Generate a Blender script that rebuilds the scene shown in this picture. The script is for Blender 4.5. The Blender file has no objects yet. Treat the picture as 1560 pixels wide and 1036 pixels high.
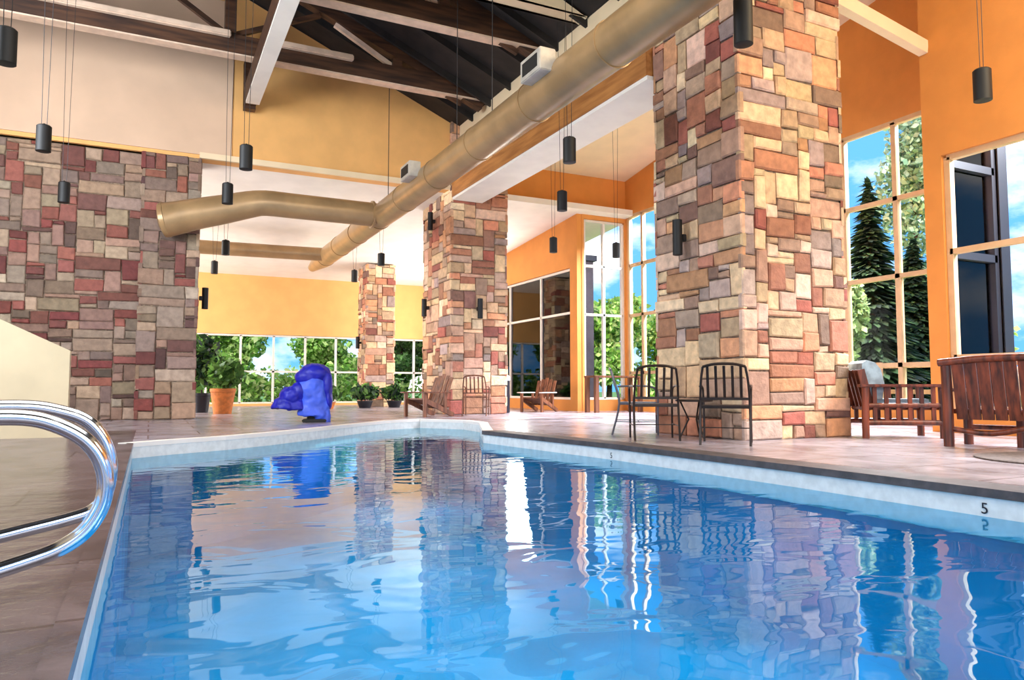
import bpy, bmesh, math, random
from mathutils import Vector, Matrix
PI = math.pi
sc = bpy.context.scene
COL = sc.collection

# ------------------------------------------------------------------ materials
def lin(c):
    return tuple(((v/255)/12.92 if v/255 <= .04045 else ((v/255+.055)/1.055)**2.4) for v in c) + (1,)
def mat(name, rgb, rough=.6, metal=0, noise=0, nscale=6, bump=0, bscale=30, rgb2=None, spec=.5, dist=.01):
    m = bpy.data.materials.new(name); m.use_nodes = True
    nt = m.node_tree; b = nt.nodes['Principled BSDF']
    b.inputs['Base Color'].default_value = lin(rgb)
    b.inputs['Roughness'].default_value = rough; b.inputs['Metallic'].default_value = metal
    b.inputs['Specular IOR Level'].default_value = spec
    tc = nt.nodes.new('ShaderNodeTexCoord')
    if noise or rgb2:
        n = nt.nodes.new('ShaderNodeTexNoise'); n.inputs['Scale'].default_value = nscale; n.inputs['Detail'].default_value = 5
        nt.links.new(tc.outputs['Object'], n.inputs['Vector'])
        r = nt.nodes.new('ShaderNodeValToRGB')
        c2 = rgb2 or tuple(v*(1-noise) for v in rgb)
        r.color_ramp.elements[0].color = lin(c2); r.color_ramp.elements[1].color = lin(rgb)
        r.color_ramp.elements[0].position = .38; r.color_ramp.elements[1].position = .62
        nt.links.new(n.outputs['Fac'], r.inputs['Fac']); nt.links.new(r.outputs['Color'], b.inputs['Base Color'])
    if bump:
        n = nt.nodes.new('ShaderNodeTexNoise'); n.inputs['Scale'].default_value = bscale; n.inputs['Detail'].default_value = 4
        nt.links.new(tc.outputs['Object'], n.inputs['Vector'])
        bp = nt.nodes.new('ShaderNodeBump'); bp.inputs['Strength'].default_value = bump; bp.inputs['Distance'].default_value = dist
        nt.links.new(n.outputs['Fac'], bp.inputs['Height']); nt.links.new(bp.outputs['Normal'], b.inputs['Normal'])
    return m
def mat_attr(name, rough=.8, bump=.5, bscale=25, nfac=.35, transl=0):
    m = bpy.data.materials.new(name); m.use_nodes = True
    nt = m.node_tree; b = nt.nodes['Principled BSDF']; b.inputs['Roughness'].default_value = rough
    a = nt.nodes.new('ShaderNodeAttribute'); a.attribute_name = 'Col'
    tc = nt.nodes.new('ShaderNodeTexCoord'); n = nt.nodes.new('ShaderNodeTexNoise')
    n.inputs['Scale'].default_value = bscale*.4; n.inputs['Detail'].default_value = 6
    nt.links.new(tc.outputs['Object'], n.inputs['Vector'])
    mx = nt.nodes.new('ShaderNodeMix'); mx.data_type = 'RGBA'; mx.blend_type = 'MULTIPLY'; mx.inputs['Factor'].default_value = nfac
    r = nt.nodes.new('ShaderNodeValToRGB'); r.color_ramp.elements[0].position = .3; r.color_ramp.elements[1].position = .65
    r.color_ramp.elements[0].color = (.5, .46, .45, 1); r.color_ramp.elements[1].color = (1.15, 1.12, 1.1, 1)
    nt.links.new(n.outputs['Fac'], r.inputs['Fac'])
    nt.links.new(a.outputs['Color'], mx.inputs['A']); nt.links.new(r.outputs['Color'], mx.inputs['B'])
    nt.links.new(mx.outputs['Result'], b.inputs['Base Color'])
    if bump:
        n2 = nt.nodes.new('ShaderNodeTexNoise'); n2.inputs['Scale'].default_value = bscale; n2.inputs['Detail'].default_value = 5
        nt.links.new(tc.outputs['Object'], n2.inputs['Vector'])
        bp = nt.nodes.new('ShaderNodeBump'); bp.inputs['Strength'].default_value = bump; bp.inputs['Distance'].default_value = .02
        nt.links.new(n2.outputs['Fac'], bp.inputs['Height']); nt.links.new(bp.outputs['Normal'], b.inputs['Normal'])
    if transl:
        t = nt.nodes.new('ShaderNodeBsdfTranslucent'); ms = nt.nodes.new('ShaderNodeMixShader'); ms.inputs[0].default_value = transl
        nt.links.new(mx.outputs['Result'], t.inputs['Color'])
        out = nt.nodes['Material Output']
        nt.links.new(b.outputs[0], ms.inputs[1]); nt.links.new(t.outputs[0], ms.inputs[2]); nt.links.new(ms.outputs[0], out.inputs['Surface'])
    return m
def mat_wood(name, c1, c2, rough=.45, scale=3, axis=2):
    m = bpy.data.materials.new(name); m.use_nodes = True
    nt = m.node_tree; b = nt.nodes['Principled BSDF']; b.inputs['Roughness'].default_value = rough
    tc = nt.nodes.new('ShaderNodeTexCoord'); mp = nt.nodes.new('ShaderNodeMapping')
    s = [scale*6]*3; s[axis] = scale*.6; mp.inputs['Scale'].default_value = s
    n = nt.nodes.new('ShaderNodeTexNoise'); n.inputs['Scale'].default_value = 1; n.inputs['Detail'].default_value = 8
    nt.links.new(tc.outputs['Object'], mp.inputs[0]); nt.links.new(mp.outputs[0], n.inputs['Vector'])
    r = nt.nodes.new('ShaderNodeValToRGB'); r.color_ramp.elements[0].color = lin(c1); r.color_ramp.elements[1].color = lin(c2)
    r.color_ramp.elements[0].position = .35; r.color_ramp.elements[1].position = .65
    nt.links.new(n.outputs['Fac'], r.inputs['Fac']); nt.links.new(r.outputs['Color'], b.inputs['Base Color'])
    return m
def mat_glass(name, tint=(1, 1, 1), gl=.12):
    m = bpy.data.materials.new(name); m.use_nodes = True; nt = m.node_tree
    for n in list(nt.nodes): nt.nodes.remove(n)
    t = nt.nodes.new('ShaderNodeBsdfTransparent'); t.inputs[0].default_value = tint + (1,)
    g = nt.nodes.new('ShaderNodeBsdfGlossy'); g.inputs['Roughness'].default_value = .02
    lw = nt.nodes.new('ShaderNodeLayerWeight'); lw.inputs[0].default_value = gl
    ms = nt.nodes.new('ShaderNodeMixShader'); o = nt.nodes.new('ShaderNodeOutputMaterial')
    nt.links.new(lw.outputs['Fresnel'], ms.inputs[0]); nt.links.new(t.outputs[0], ms.inputs[1]); nt.links.new(g.outputs[0], ms.inputs[2])
    nt.links.new(ms.outputs[0], o.inputs[0]); return m
def mat_water():
    m = bpy.data.materials.new('water'); m.use_nodes = True; nt = m.node_tree
    for n in list(nt.nodes): nt.nodes.remove(n)
    tc = nt.nodes.new('ShaderNodeTexCoord'); mp = nt.nodes.new('ShaderNodeMapping'); mp.inputs['Scale'].default_value = (1, 1.6, 1)
    n = nt.nodes.new('ShaderNodeTexNoise'); n.inputs['Scale'].default_value = 1.6; n.inputs['Detail'].default_value = 2.2; n.inputs['Distortion'].default_value = .6
    nt.links.new(tc.outputs['Object'], mp.inputs[0]); nt.links.new(mp.outputs[0], n.inputs['Vector'])
    bp = nt.nodes.new('ShaderNodeBump'); bp.inputs['Strength'].default_value = .16; bp.inputs['Distance'].default_value = .045
    nt.links.new(n.outputs['Fac'], bp.inputs['Height'])
    t = nt.nodes.new('ShaderNodeBsdfTransparent'); t.inputs[0].default_value = (.24, .80, .97, 1)
    g = nt.nodes.new('ShaderNodeBsdfGlossy'); g.inputs['Roughness'].default_value = .02; g.inputs['Color'].default_value = (.72, .93, 1, 1)
    nt.links.new(bp.outputs[0], g.inputs['Normal'])
    f = nt.nodes.new('ShaderNodeFresnel'); f.inputs['IOR'].default_value = 1.75; nt.links.new(bp.outputs[0], f.inputs['Normal'])
    ms = nt.nodes.new('ShaderNodeMixShader'); o = nt.nodes.new('ShaderNodeOutputMaterial')
    nt.links.new(f.outputs[0], ms.inputs[0]); nt.links.new(t.outputs[0], ms.inputs[1]); nt.links.new(g.outputs[0], ms.inputs[2])
    nt.links.new(ms.outputs[0], o.inputs[0]); return m
def mat_deck(ca, cb, nm):
    m = bpy.data.materials.new(nm); m.use_nodes = True
    nt = m.node_tree; b = nt.nodes['Principled BSDF']; b.inputs['Roughness'].default_value = .24
    tc = nt.nodes.new('ShaderNodeTexCoord')
    n = nt.nodes.new('ShaderNodeTexNoise'); n.inputs['Scale'].default_value = 1.7; n.inputs['Detail'].default_value = 7; n.inputs['Distortion'].default_value = 1.2
    nt.links.new(tc.outputs['Object'], n.inputs['Vector'])
    r = nt.nodes.new('ShaderNodeValToRGB'); r.color_ramp.elements[0].color = lin(ca); r.color_ramp.elements[1].color = lin(cb)
    r.color_ramp.elements[0].position = .35; r.color_ramp.elements[1].position = .65
    nt.links.new(n.outputs['Fac'], r.inputs['Fac'])
    br = nt.nodes.new('ShaderNodeTexBrick'); br.inputs['Scale'].default_value = 1; br.inputs['Brick Width'].default_value = 1.3; br.inputs['Row Height'].default_value = .8
    br.inputs['Mortar Size'].default_value = .012; br.inputs['Color1'].default_value = (1, 1, 1, 1); br.inputs['Color2'].default_value = (.86, .84, .84, 1); br.inputs['Mortar'].default_value = (.5, .46, .45, 1)
    nt.links.new(tc.outputs['Object'], br.inputs['Vector'])
    mx = nt.nodes.new('ShaderNodeMix'); mx.data_type = 'RGBA'; mx.blend_type = 'MULTIPLY'; mx.inputs['Factor'].default_value = 1
    nt.links.new(r.outputs['Color'], mx.inputs['A']); nt.links.new(br.outputs['Color'], mx.inputs['B'])
    nt.links.new(mx.outputs['Result'], b.inputs['Base Color'])
    n2 = nt.nodes.new('ShaderNodeTexNoise'); n2.inputs['Scale'].default_value = 9; n2.inputs['Detail'].default_value = 6
    nt.links.new(tc.outputs['Object'], n2.inputs['Vector'])
    bp = nt.nodes.new('ShaderNodeBump'); bp.inputs['Strength'].default_value = .35; bp.inputs['Distance'].default_value = .02
    nt.links.new(n2.outputs['Fac'], bp.inputs['Height']); nt.links.new(bp.outputs['Normal'], b.inputs['Normal'])
    return m

M = dict(
    orange=mat('paint_orange', (236, 178, 108), .75, noise=.04, nscale=2, bump=.15, bscale=60),
    amber=mat('paint_amber', (222, 146, 70), .75, noise=.04, nscale=2, bump=.15, bscale=60),
    sand=mat('pale_sand', (216, 182, 154), .75, noise=.04, nscale=1.2),
    cream=mat('paint_cream', (238, 214, 178), .8, noise=.03, nscale=2),
    white=mat('paint_white', (240, 232, 222), .8, noise=.03, nscale=2),
    guard=mat('paint_sand', (214, 196, 160), .8, noise=.04, nscale=2),
    darkroof=mat('roof_deck_dark', (38, 30, 28), .7, noise=.4, nscale=3),
    darkwood=mat_wood('dark_timber', (44, 26, 18), (88, 56, 36), .55, 2, 0),
    glulam=mat_wood('brown_timber', (150, 92, 42), (186, 124, 64), .55, 2, 1),
    pale=mat('pale_flange', (226, 196, 172), .6, noise=.08, nscale=5),
    duct=mat('duct_paint', (176, 142, 100), .32, .25, noise=.12, nscale=2),
    black=mat('black_metal', (9, 8, 9), .6, 0, noise=.2),
    wire=mat('wire', (60, 58, 60), .5, .6, noise=.1),
    chrome=mat('polished_steel', (215, 222, 235), .12, 1, noise=.05),
    frame=mat('window_frame_tan', (214, 178, 136), .6, noise=.06, nscale=4),
    framew=mat('window_frame_white', (236, 230, 220), .6, noise=.04, nscale=4),
    framed=mat('window_frame_dark', (22, 22, 34), .5, noise=.1, nscale=4),
    glass=mat_glass('window_glass', (1, 1, 1), .05), glassb=mat_glass('window_glass_blue', (.88, .9, 1), .22), glassd=mat_glass('window_glass_smoked', (.5, .5, .6), .3),
    stone=mat_attr('field_stone', .8, .7, 22, .55),
    mortar=mat('mortar', (150, 128, 108), .95, noise=.3, nscale=20, bump=.4, bscale=60),
    leaf=mat_attr('leaves', .55, 0, 6, .15, .35),
    bark=mat('bark', (84, 62, 46), .9, noise=.4, nscale=20, bump=.5),
    deck=mat_deck((140, 131, 136), (186, 178, 186), 'deck_pale_stone'), deck2=mat_deck((84, 74, 76), (126, 114, 118), 'deck_dark'),
    nosing=mat('nosing_slate', (84, 76, 76), .5, noise=.25, nscale=8, bump=.3),
    tile=mat('waterline_tile', (226, 228, 224), .25, noise=.06, nscale=12),
    plaster=mat('pool_plaster', (0, 152, 196), .6, noise=.12, nscale=1.2),
    water=mat_water(),
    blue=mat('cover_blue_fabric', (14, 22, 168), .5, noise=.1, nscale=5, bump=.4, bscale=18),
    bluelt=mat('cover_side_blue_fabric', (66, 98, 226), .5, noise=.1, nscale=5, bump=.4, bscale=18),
    logwood=mat_wood('red_brown_log', (58, 24, 14), (128, 60, 34), .4, 3, 2),
    chairmetal=mat('dark_bronze_metal', (46, 34, 28), .4, .5, noise=.2),
    chairgrey=mat('grey_metal', (96, 96, 104), .35, .6, noise=.1),
    cushion=mat('slate_cushion', (150, 170, 182), .8, noise=.2, nscale=9, bump=.2),
    brownwood=mat_wood('brown_wood', (86, 50, 34), (140, 88, 60), .5, 3, 2),
    whitewood=mat('white_painted_wood', (232, 224, 216), .5, noise=.05),
    terracotta=mat('terracotta', (214, 126, 62), .8, noise=.15, nscale=9),
    grass=mat('lawn', (112, 150, 66), .9, noise=.3, nscale=5, rgb2=(78, 116, 48), bump=.6, bscale=40),
    bldg=mat('dark_stucco', (58, 52, 62), .8, noise=.15, nscale=3),
    fence=mat_wood('fence_wood', (128, 96, 76), (170, 134, 110), .8, 2, 2),
    ink=mat('numeral_black', (20, 18, 30), .5, noise=.1),
    vent=mat('vent_metal', (206, 198, 186), .45, .3, noise=.1),
    patch=mat('grey_brown_patch', (104, 90, 84), .9, noise=.25, nscale=30, bump=.3),
    rock=mat('boulder_stone', (150, 118, 96), .9, noise=.4, nscale=6, bump=.8, bscale=8),
)

# ------------------------------------------------------------------ mesh helpers
class MB:
    def __init__(s): s.v = []; s.f = []; s.c = []; s.hascol = False
    def add(s, vs, fs, col=None):
        o = len(s.v); s.v += [tuple(v) for v in vs]; s.f += [tuple(i+o for i in f) for f in fs]
        s.c += [col or (1, 1, 1, 1)]*len(fs)
        if col: s.hascol = True
        return s
    def box(s, x0, x1, y0, y1, z0, z1, bev=0):
        if bev <= 0:
            vs = [(x, y, z) for x in (x0, x1) for y in (y0, y1) for z in (z0, z1)]
            return s.add(vs, [(0, 1, 3, 2), (4, 6, 7, 5), (0, 4, 5, 1), (2, 3, 7, 6), (0, 2, 6, 4), (1, 5, 7, 3)])
        bm = bmesh.new(); bmesh.ops.create_cube(bm, size=1)
        for v in bm.verts: v.co = Vector(((x0+x1)/2+v.co.x*(x1-x0), (y0+y1)/2+v.co.y*(y1-y0), (z0+z1)/2+v.co.z*(z1-z0)))
        b = min(bev, .45*min(x1-x0, y1-y0, z1-z0))
        bmesh.ops.bevel(bm, geom=bm.edges[:], offset=b, segments=2, affect='EDGES')
        s.bm(bm); return s
    def bm(s, bm):
        bm.verts.index_update(); s.add([v.co for v in bm.verts], [[v.index for v in f.verts] for f in bm.faces]); bm.free(); return s
    def bar(s, a, b, w, h=None, bev=0):     # box bar from a to b
        h = h or w; a = Vector(a); b = Vector(b); d = (b-a); L = d.length; d.normalize()
        up = Vector((0, 0, 1)) if abs(d.z) < .95 else Vector((0, 1, 0))
        sx = d.cross(up).normalized(); sy = sx.cross(d).normalized()
        vs = [a+d*L*k+sx*w/2*i+sy*h/2*j for k in (0, 1) for i in (-1, 1) for j in (-1, 1)]
        return s.add(vs, [(0, 1, 3, 2), (4, 6, 7, 5), (0, 4, 5, 1), (2, 3, 7, 6), (0, 2, 6, 4), (1, 5, 7, 3)])
    def tube(s, pts, r, n=12, caps=True):
        pts = [Vector(p) for p in pts]; rs = r if isinstance(r, (list, tuple)) else [r]*len(pts)
        tans = []
        for i in range(len(pts)):
            a = pts[max(0, i-1)]; b = pts[min(len(pts)-1, i+1)]; tans.append((b-a).normalized())
        up = Vector((0, 0, 1)) if abs(tans[0].z) < .9 else Vector((1, 0, 0))
        nrm = (up-tans[0]*up.dot(tans[0])).normalized(); vs = []
        for i, p in enumerate(pts):
            nrm = (nrm-tans[i]*nrm.dot(tans[i])).normalized(); bn = tans[i].cross(nrm)
            for k in range(n):
                a = 2*PI*k/n; vs.append(p+(nrm*math.cos(a)+bn*math.sin(a))*rs[i])
        fs = []
        for i in range(len(pts)-1):
            for k in range(n): fs.append((i*n+k, i*n+(k+1) % n, (i+1)*n+(k+1) % n, (i+1)*n+k))
        if caps: fs.append(tuple(range(n-1, -1, -1))); fs.append(tuple(range((len(pts)-1)*n, len(pts)*n)))
        return s.add(vs, fs)
    def lathe(s, prof, c=(0, 0, 0), n=24):
        vs = [(c[0]+r*math.cos(2*PI*k/n), c[1]+r*math.sin(2*PI*k/n), c[2]+z) for r, z in prof for k in range(n)]
        fs = [(i*n+k, i*n+(k+1) % n, (i+1)*n+(k+1) % n, (i+1)*n+k) for i in range(len(prof)-1) for k in range(n)]
        fs.append(tuple(range(n-1, -1, -1))); fs.append(tuple(range((len(prof)-1)*n, len(prof)*n)))
        return s.add(vs, fs)
    def prism(s, poly, axis, a0, a1):   # poly in the other two axes, extruded along axis
        def pt(p, a):
            return {'x': (a, p[0], p[1]), 'y': (p[0], a, p[1]), 'z': (p[0], p[1], a)}[axis]
        n = len(poly); vs = [pt(p, a0) for p in poly]+[pt(p, a1) for p in poly]
        fs = [tuple(range(n)), tuple(range(2*n-1, n-1, -1))]+[(i, (i+1) % n, n+(i+1) % n, n+i) for i in range(n)]
        return s.add(vs, fs)
    def build(s, name, m, parent=None, smooth=False, recenter=None):
        me = bpy.data.meshes.new(name); me.from_pydata(s.v, [], s.f); me.validate()
        bm = bmesh.new(); bm.from_mesh(me)
        if not s.hascol and name != 'pool_water': bmesh.ops.recalc_face_normals(bm, faces=bm.faces)
        bm.to_mesh(me); bm.free()
        if s.hascol:
            at = me.color_attributes.new('Col', 'FLOAT_COLOR', 'CORNER'); i = 0
            for p, c in zip(me.polygons, s.c):
                for _ in p.loop_indices: at.data[i].color = c; i += 1
        me.materials.append(m)
        if smooth:
            me.shade_smooth() if smooth is True else me.shade_auto_smooth(angle=smooth) if hasattr(me, 'shade_auto_smooth') else me.shade_smooth()
            if smooth is not True: me.set_sharp_from_angle(angle=smooth)
        o = bpy.data.objects.new(name, me); COL.objects.link(o)
        if parent: o.parent = parent
        return o
def smooth_path(P, k=6):
    out = []
    for i in range(len(P)-1):
        p0, p1, p2, p3 = [Vector(P[max(0, min(len(P)-1, i+j))]) for j in (-1, 0, 1, 2)]
        for s in range(k):
            t = s/k; out.append(.5*((2*p1)+(-p0+p2)*t+(2*p0-5*p1+4*p2-p3)*t*t+(-p0+3*p1-3*p2+p3)*t**3))
    out.append(Vector(P[-1])); return out
SA = math.radians(38)
def tag(o, label=None, cat=None, group=None, kind=None):
    if label: o['label'] = label
    if cat: o['category'] = cat
    if group: o['group'] = group
    if kind: o['kind'] = kind
    return o
def empty(name, loc, rz=0, **k):
    o = bpy.data.objects.new(name, None); COL.objects.link(o); o.location = loc; o.rotation_euler.z = rz; o.empty_display_size = .2
    return tag(o, **k)
def struct(o, label, cat='structure'): return tag(o, label, cat, kind='structure')
def copy_tree(o, parent=None):
    c = o.copy(); COL.objects.link(c); c.parent = parent
    for ch in [x for x in bpy.data.objects if x.parent == o]: copy_tree(ch, c)
    return c

# ------------------------------------------------------------------ stone masonry
PAL = [((206, 170, 134), 5), ((218, 188, 148), 4), ((188, 128, 100), 4), ((158, 92, 78), 2), ((196, 156, 130), 4), ((210, 178, 156), 3),
       ((160, 132, 112), 3), ((172, 150, 140), 2), ((224, 196, 160), 3), ((198, 146, 108), 4), ((138, 104, 90), 1)]
PALR = [(tuple(v*.8 for v in c), w) for c, w in [((190, 156, 130), 4), ((208, 180, 150), 4), ((170, 102, 88), 4), ((150, 78, 70), 2), ((180, 142, 126), 4), ((200, 170, 144), 4),
        ((144, 116, 102), 3), ((176, 150, 134), 3), ((212, 190, 166), 3), ((126, 88, 80), 2)]]
def ashlar(mb, L, Hh, place, seed, pal, c=(.085, .075), ext=.0, wr=(1, 7), hr=(1, 4)):
    """rectangle field 0..L x 0..Hh of random stones; place(u,v,d) -> world"""
    rnd = random.Random(seed); nu = max(1, round(L/c[0])); nv = max(1, round(Hh/c[1])); cu = L/nu; cv = Hh/nv
    occ = [[0]*nu for _ in range(nv)]; cols = [p for p, w in pal for _ in range(w)]
    for j in range(nv):
        for i in range(nu):
            if occ[j][i]: continue
            w = rnd.choice((2, 2, 3, 3, 4, 4, 5, 6, 7, 8)); h = rnd.choice((1, 2, 2, 2, 3, 3, 4, 5))
            if w >= 6: h = min(h, 3)
            if h >= 4: w = min(w, 5)
            ww = 0
            while ww < w and i+ww < nu and not occ[j][i+ww]: ww += 1
            if i+ww < nu and not occ[j][i+ww] and (i+ww+1 >= nu or occ[j][i+ww+1]): ww += 1
            w = ww; h = min(h, nv-j)
            for jj in range(j, j+h):
                for ii in range(i, i+w): occ[jj][ii] = 1
            jt = lambda: rnd.uniform(-.012, .012)
            g = .007
            u0, u1, v0, v1 = i*cu+g, (i+w)*cu-g, j*cv+g, (j+h)*cv-g
            d = rnd.uniform(.025, .06); e = ext
            if i == 0: u0 -= d+.005 if e else 0
            if i+w >= nu: u1 += d+.005 if e else 0
            q = [(u0+jt(), v0+jt()), (u1+jt(), v0+jt()), (u1+jt(), v1+jt()), (u0+jt(), v1+jt())]
            if i == 0: q[0] = (u0, q[0][1]); q[3] = (u0, q[3][1])
            if i+w >= nu: q[1] = (u1, q[1][1]); q[2] = (u1, q[2][1])
            cx = sum(p[0] for p in q)/4; cy = sum(p[1] for p in q)/4
            k = .018; ins = []
            for p in q:
                dx, dy = cx-p[0], cy-p[1]; ins.append((p[0]+math.copysign(min(k, abs(dx)*.6), dx), p[1]+math.copysign(min(k, abs(dy)*.6), dy)))
            vs = [place(p[0], max(0, p[1]), -.02) for p in q]+[place(p[0], max(0, p[1]), d*.65) for p in q]+[place(p[0], max(0.002, p[1]), d+rnd.uniform(-.006, .006)) for p in ins]
            fs = [(a, (a+1) % 4, 4+(a+1) % 4, 4+a) for a in range(4)]+[(4+a, 4+(a+1) % 4, 8+(a+1) % 4, 8+a) for a in range(4)]+[(8, 9, 10, 11)]
            col = list(rnd.choice(cols)); b = rnd.uniform(.82, 1.15)
            col = lin(tuple(min(250, v*b+rnd.uniform(-3, 3)) for v in col))
            mb.add(vs, fs, col)
def stone_block(name, x0, x1, y0, y1, z1, faces, seed, pal, label, cat, kind=None, big=(.085, .075)):
    core = MB().box(x0, x1, y0, y1, 0, z1).build(name, M['mortar'])
    m = MB()
    if 'y' in faces: ashlar(m, x1-x0, z1, lambda u, v, d: (x0+u, y0-d, v), seed, pal, big, ext=1)
    if 'x' in faces: ashlar(m, y1-y0, z1, lambda u, v, d: (x0-d, y1-u, v), seed+1, pal, big, ext=1)
    if 'X' in faces: ashlar(m, y1-y0, z1, lambda u, v, d: (x1+d, y0+u, v), seed+2, pal, big, ext=1)
    if 'Y' in faces: ashlar(m, x1-x0, z1, lambda u, v, d: (x1-u, y1+d, v), seed+3, pal, big, ext=1)
    m.build('stone_facing', M['stone'], core)
    tag(core, label, cat, kind=kind); return core
B_ = (.10, .085)
stone_block('stone_column', 6.55, 8.3, 6.85, 8.5, 8.6, 'xyXY', 11, PAL, 'massive square stone column nearest the camera, right of centre beside the pool', 'column', big=B_)
stone_block('stone_column', 6.43, 7.85, 16.35, 18.25, 8.0, 'xyXY', 21, PAL, 'middle stone column behind the far right pool corner, two sconces on its side', 'column', big=B_)
stone_block('stone_column', 6.45, 7.35, 24.05, 25.05, 4.78, 'xyXY', 31, PAL, 'slim far stone column in front of the garden windows', 'column')
stone_block('wall_stone', -5.2, -.27, 16.62, 17.2, 5.42, 'y', 41, PALR, 'reddish fieldstone wall at left below the upper plaster wall', 'wall', 'structure', big=B_)
stone_block('wall_pier', -.22, .8, 16.42, 17.2, 5.42, 'xyX', 51, PALR, 'fieldstone pier ending the left stone wall', 'wall', 'structure', big=B_)

# ------------------------------------------------------------------ pool and deck
WZ = -.17
pool = [(-.16, -3), (4.8, -3), (4.8, 4.5), (4.74, 7), (4.46, 10.0), (4.95, 11.2), (5.45, 12.4), (5.5, 13.3), (4.93, 14.25), (4.2, 13.9), (3.4, 13.0), (2.5, 11.96), (1.57, 10.95), (.9, 10.35), (.25, 9.95), (-.17, 9.6)]
def fill(outer, inner, z):
    bm = bmesh.new(); es = []
    for loop in ([outer, inner] if inner else [outer]):
        vs = [bm.verts.new((p[0], p[1], z)) for p in loop]
        for i in range(len(vs)): es.append(bm.edges.new((vs[i], vs[(i+1) % len(vs)])))
    bmesh.ops.triangle_fill(bm, use_beauty=True, edges=es)
    for f in bm.faces:
        f.normal_update()
        if f.normal.z < 0: f.normal_flip()
    return bm
deck = MB().bm(fill([(-.165, 9.6), (-.165, 12.6), (-5.2, 12.6), (-5.2, 27.1), (12.1, 27.1), (12.1, -6), (-.16, -6), (-.16, -3)] + [(4.8, -3), (4.8, 4.5), (4.74, 7), (4.46, 10.0), (4.95, 11.2), (5.45, 12.4), (5.5, 13.3), (4.93, 14.25), (4.2, 13.9), (3.4, 13.0), (2.5, 11.96), (1.57, 10.95), (.9, 10.35), (.25, 9.95)], None, 0))
struct(deck.build('floor', M['deck']), 'pale stone paved pool deck around the water', 'floor')
struct(MB().bm(fill([(-5.2, -6), (-.16, -6), (-.16, -3), (-.165, 9.6), (-.165, 12.6), (-5.2, 12.6)], None, 0)).build('floor_walkway', M['deck2']), 'darker stone walkway left of the pool', 'floor')  # deck paving pattern repeated in darker tones
basin = MB()
n = len(pool)
for i in range(n):
    a, b = pool[i], pool[(i+1) % n]
    basin.add([(a[0], a[1], WZ-.12), (b[0], b[1], WZ-.12), (b[0], b[1], -1.35), (a[0], a[1], -1.35)], [(0, 1, 2, 3)])
basin.bm(fill(pool, None, -1.35))
struct(basin.build('pool_basin', M['plaster']), 'blue plastered pool basin under the water', 'pool')
band = MB()
def inset(i, d):
    a, b, c = Vector(pool[i-1]), Vector(pool[i]), Vector(pool[(i+1) % n])
    e1 = (b-a).normalized(); e2 = (c-b).normalized(); n1 = Vector((-e1.y, e1.x)); n2 = Vector((-e2.y, e2.x)); m = (n1+n2).normalized()
    return b+m*d/max(.3, m.dot(n1))
for i in range(n):
    a, b = pool[i], pool[(i+1) % n]; a2, b2 = inset(i, .012), inset((i+1) % n, .012)
    band.add([(a2[0], a2[1], -.005), (b2[0], b2[1], -.005), (b2[0], b2[1], WZ-.13), (a2[0], a2[1], WZ-.13)], [(0, 1, 2, 3)])
    band.add([(a2[0], a2[1], -.005), (b2[0], b2[1], -.005), (b[0], b[1], -.005), (a[0], a[1], -.005)], [(0, 1, 2, 3)])
bo = struct(band.build('trim_1', M['tile']), 'pale tile band along the waterline of the pool', 'pool tile')
w = MB().bm(fill([tuple(inset(i, .013)) for i in range(n)], None, WZ)).build('pool_water', M['water'])
tag(w, 'still blue water filling the swimming pool', 'water', kind='stuff')
def strip(idx, d0, d1, z0, z1):
    m = MB()
    for i in idx:
        j = (i+1) % n; a0, b0, a1, b1 = inset(i, d0), inset(j, d0), inset(i, d1), inset(j, d1)
        vs = [(p[0], p[1], z) for z in (z0, z1) for p in (a0, b0, b1, a1)]
        m.add(vs, [(0, 3, 2, 1), (4, 5, 6, 7), (0, 1, 5, 4), (1, 2, 6, 5), (2, 3, 7, 6), (3, 0, 4, 7)])
    return m
struct(strip([1, 2, 3], -.28, .035, -.045, .012).build('trim_2', M['nosing']), 'dark slate nosing along the right pool edge', 'pool coping')
struct(strip([15], -.05, .02, -.04, .008).build('trim_3', M['deck2']), 'narrow brown coping along the left pool edge', 'pool coping')
struct(strip([4, 5, 6, 7, 8, 9, 10, 11, 12, 13, 14], -.14, .02, -.04, .01).build('trim_4', M['white']), 'pale coping around the curved far end of the pool', 'pool coping')
# depth numerals on the waterline tile
def numeral(y, s=.1):
    fc = bpy.data.curves.new('depth_number', 'FONT'); fc.body = '5'; fc.size = s; fc.extrude = .001; fc.align_x = 'CENTER'; fc.materials.append(M['ink'])
    o = bpy.data.objects.new('depth_number', fc); COL.objects.link(o)
    o.rotation_euler = (PI/2, 0, -PI/2); o.location = (4.782 if y < 4.5 else 4.722, y, -.152); o.parent = bo
    o['label'] = 'black depth numeral 5 on the tile'
numeral(2.92); numeral(7.05, .09)

# ------------------------------------------------------------------ walls
up = MB(); zr = lambda x: 7.0+.42*(6.6-x) if x > .8 else 7.0+.42*5.8-.42*(.8-x)
up.prism([(-5.2, 5.42), (6.4, 5.42), (6.4, zr(6.4)), (.8, zr(.8)), (-5.2, zr(-5.2))], 'y', 16.42, 16.72)
pl = MB().box(-5.19, 1.42, 16.39, 16.42, 5.5, 8.9); pl = pl.build('wall_upper_panel', M['sand']); struct(pl, 'pale sand coloured left part of the gable wall', 'wall')  # left part of the gable in a paler, sandier colour
struct(up.build('wall_upper', M['orange']), 'orange plaster gable wall above the stone wall', 'wall')
struct(MB().box(.8, 6.38, 16.35, 16.42, 5.42, 5.54).build('trim_6', M['cream']), 'cream edge strip along the foot of the gable wall', 'trim')
struct(MB().box(-5.2, -.22, 16.5, 16.61, 5.42, 5.5).build('trim_7', M['darkwood']), 'dark timber ledge on top of the stone wall', 'trim')
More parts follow.
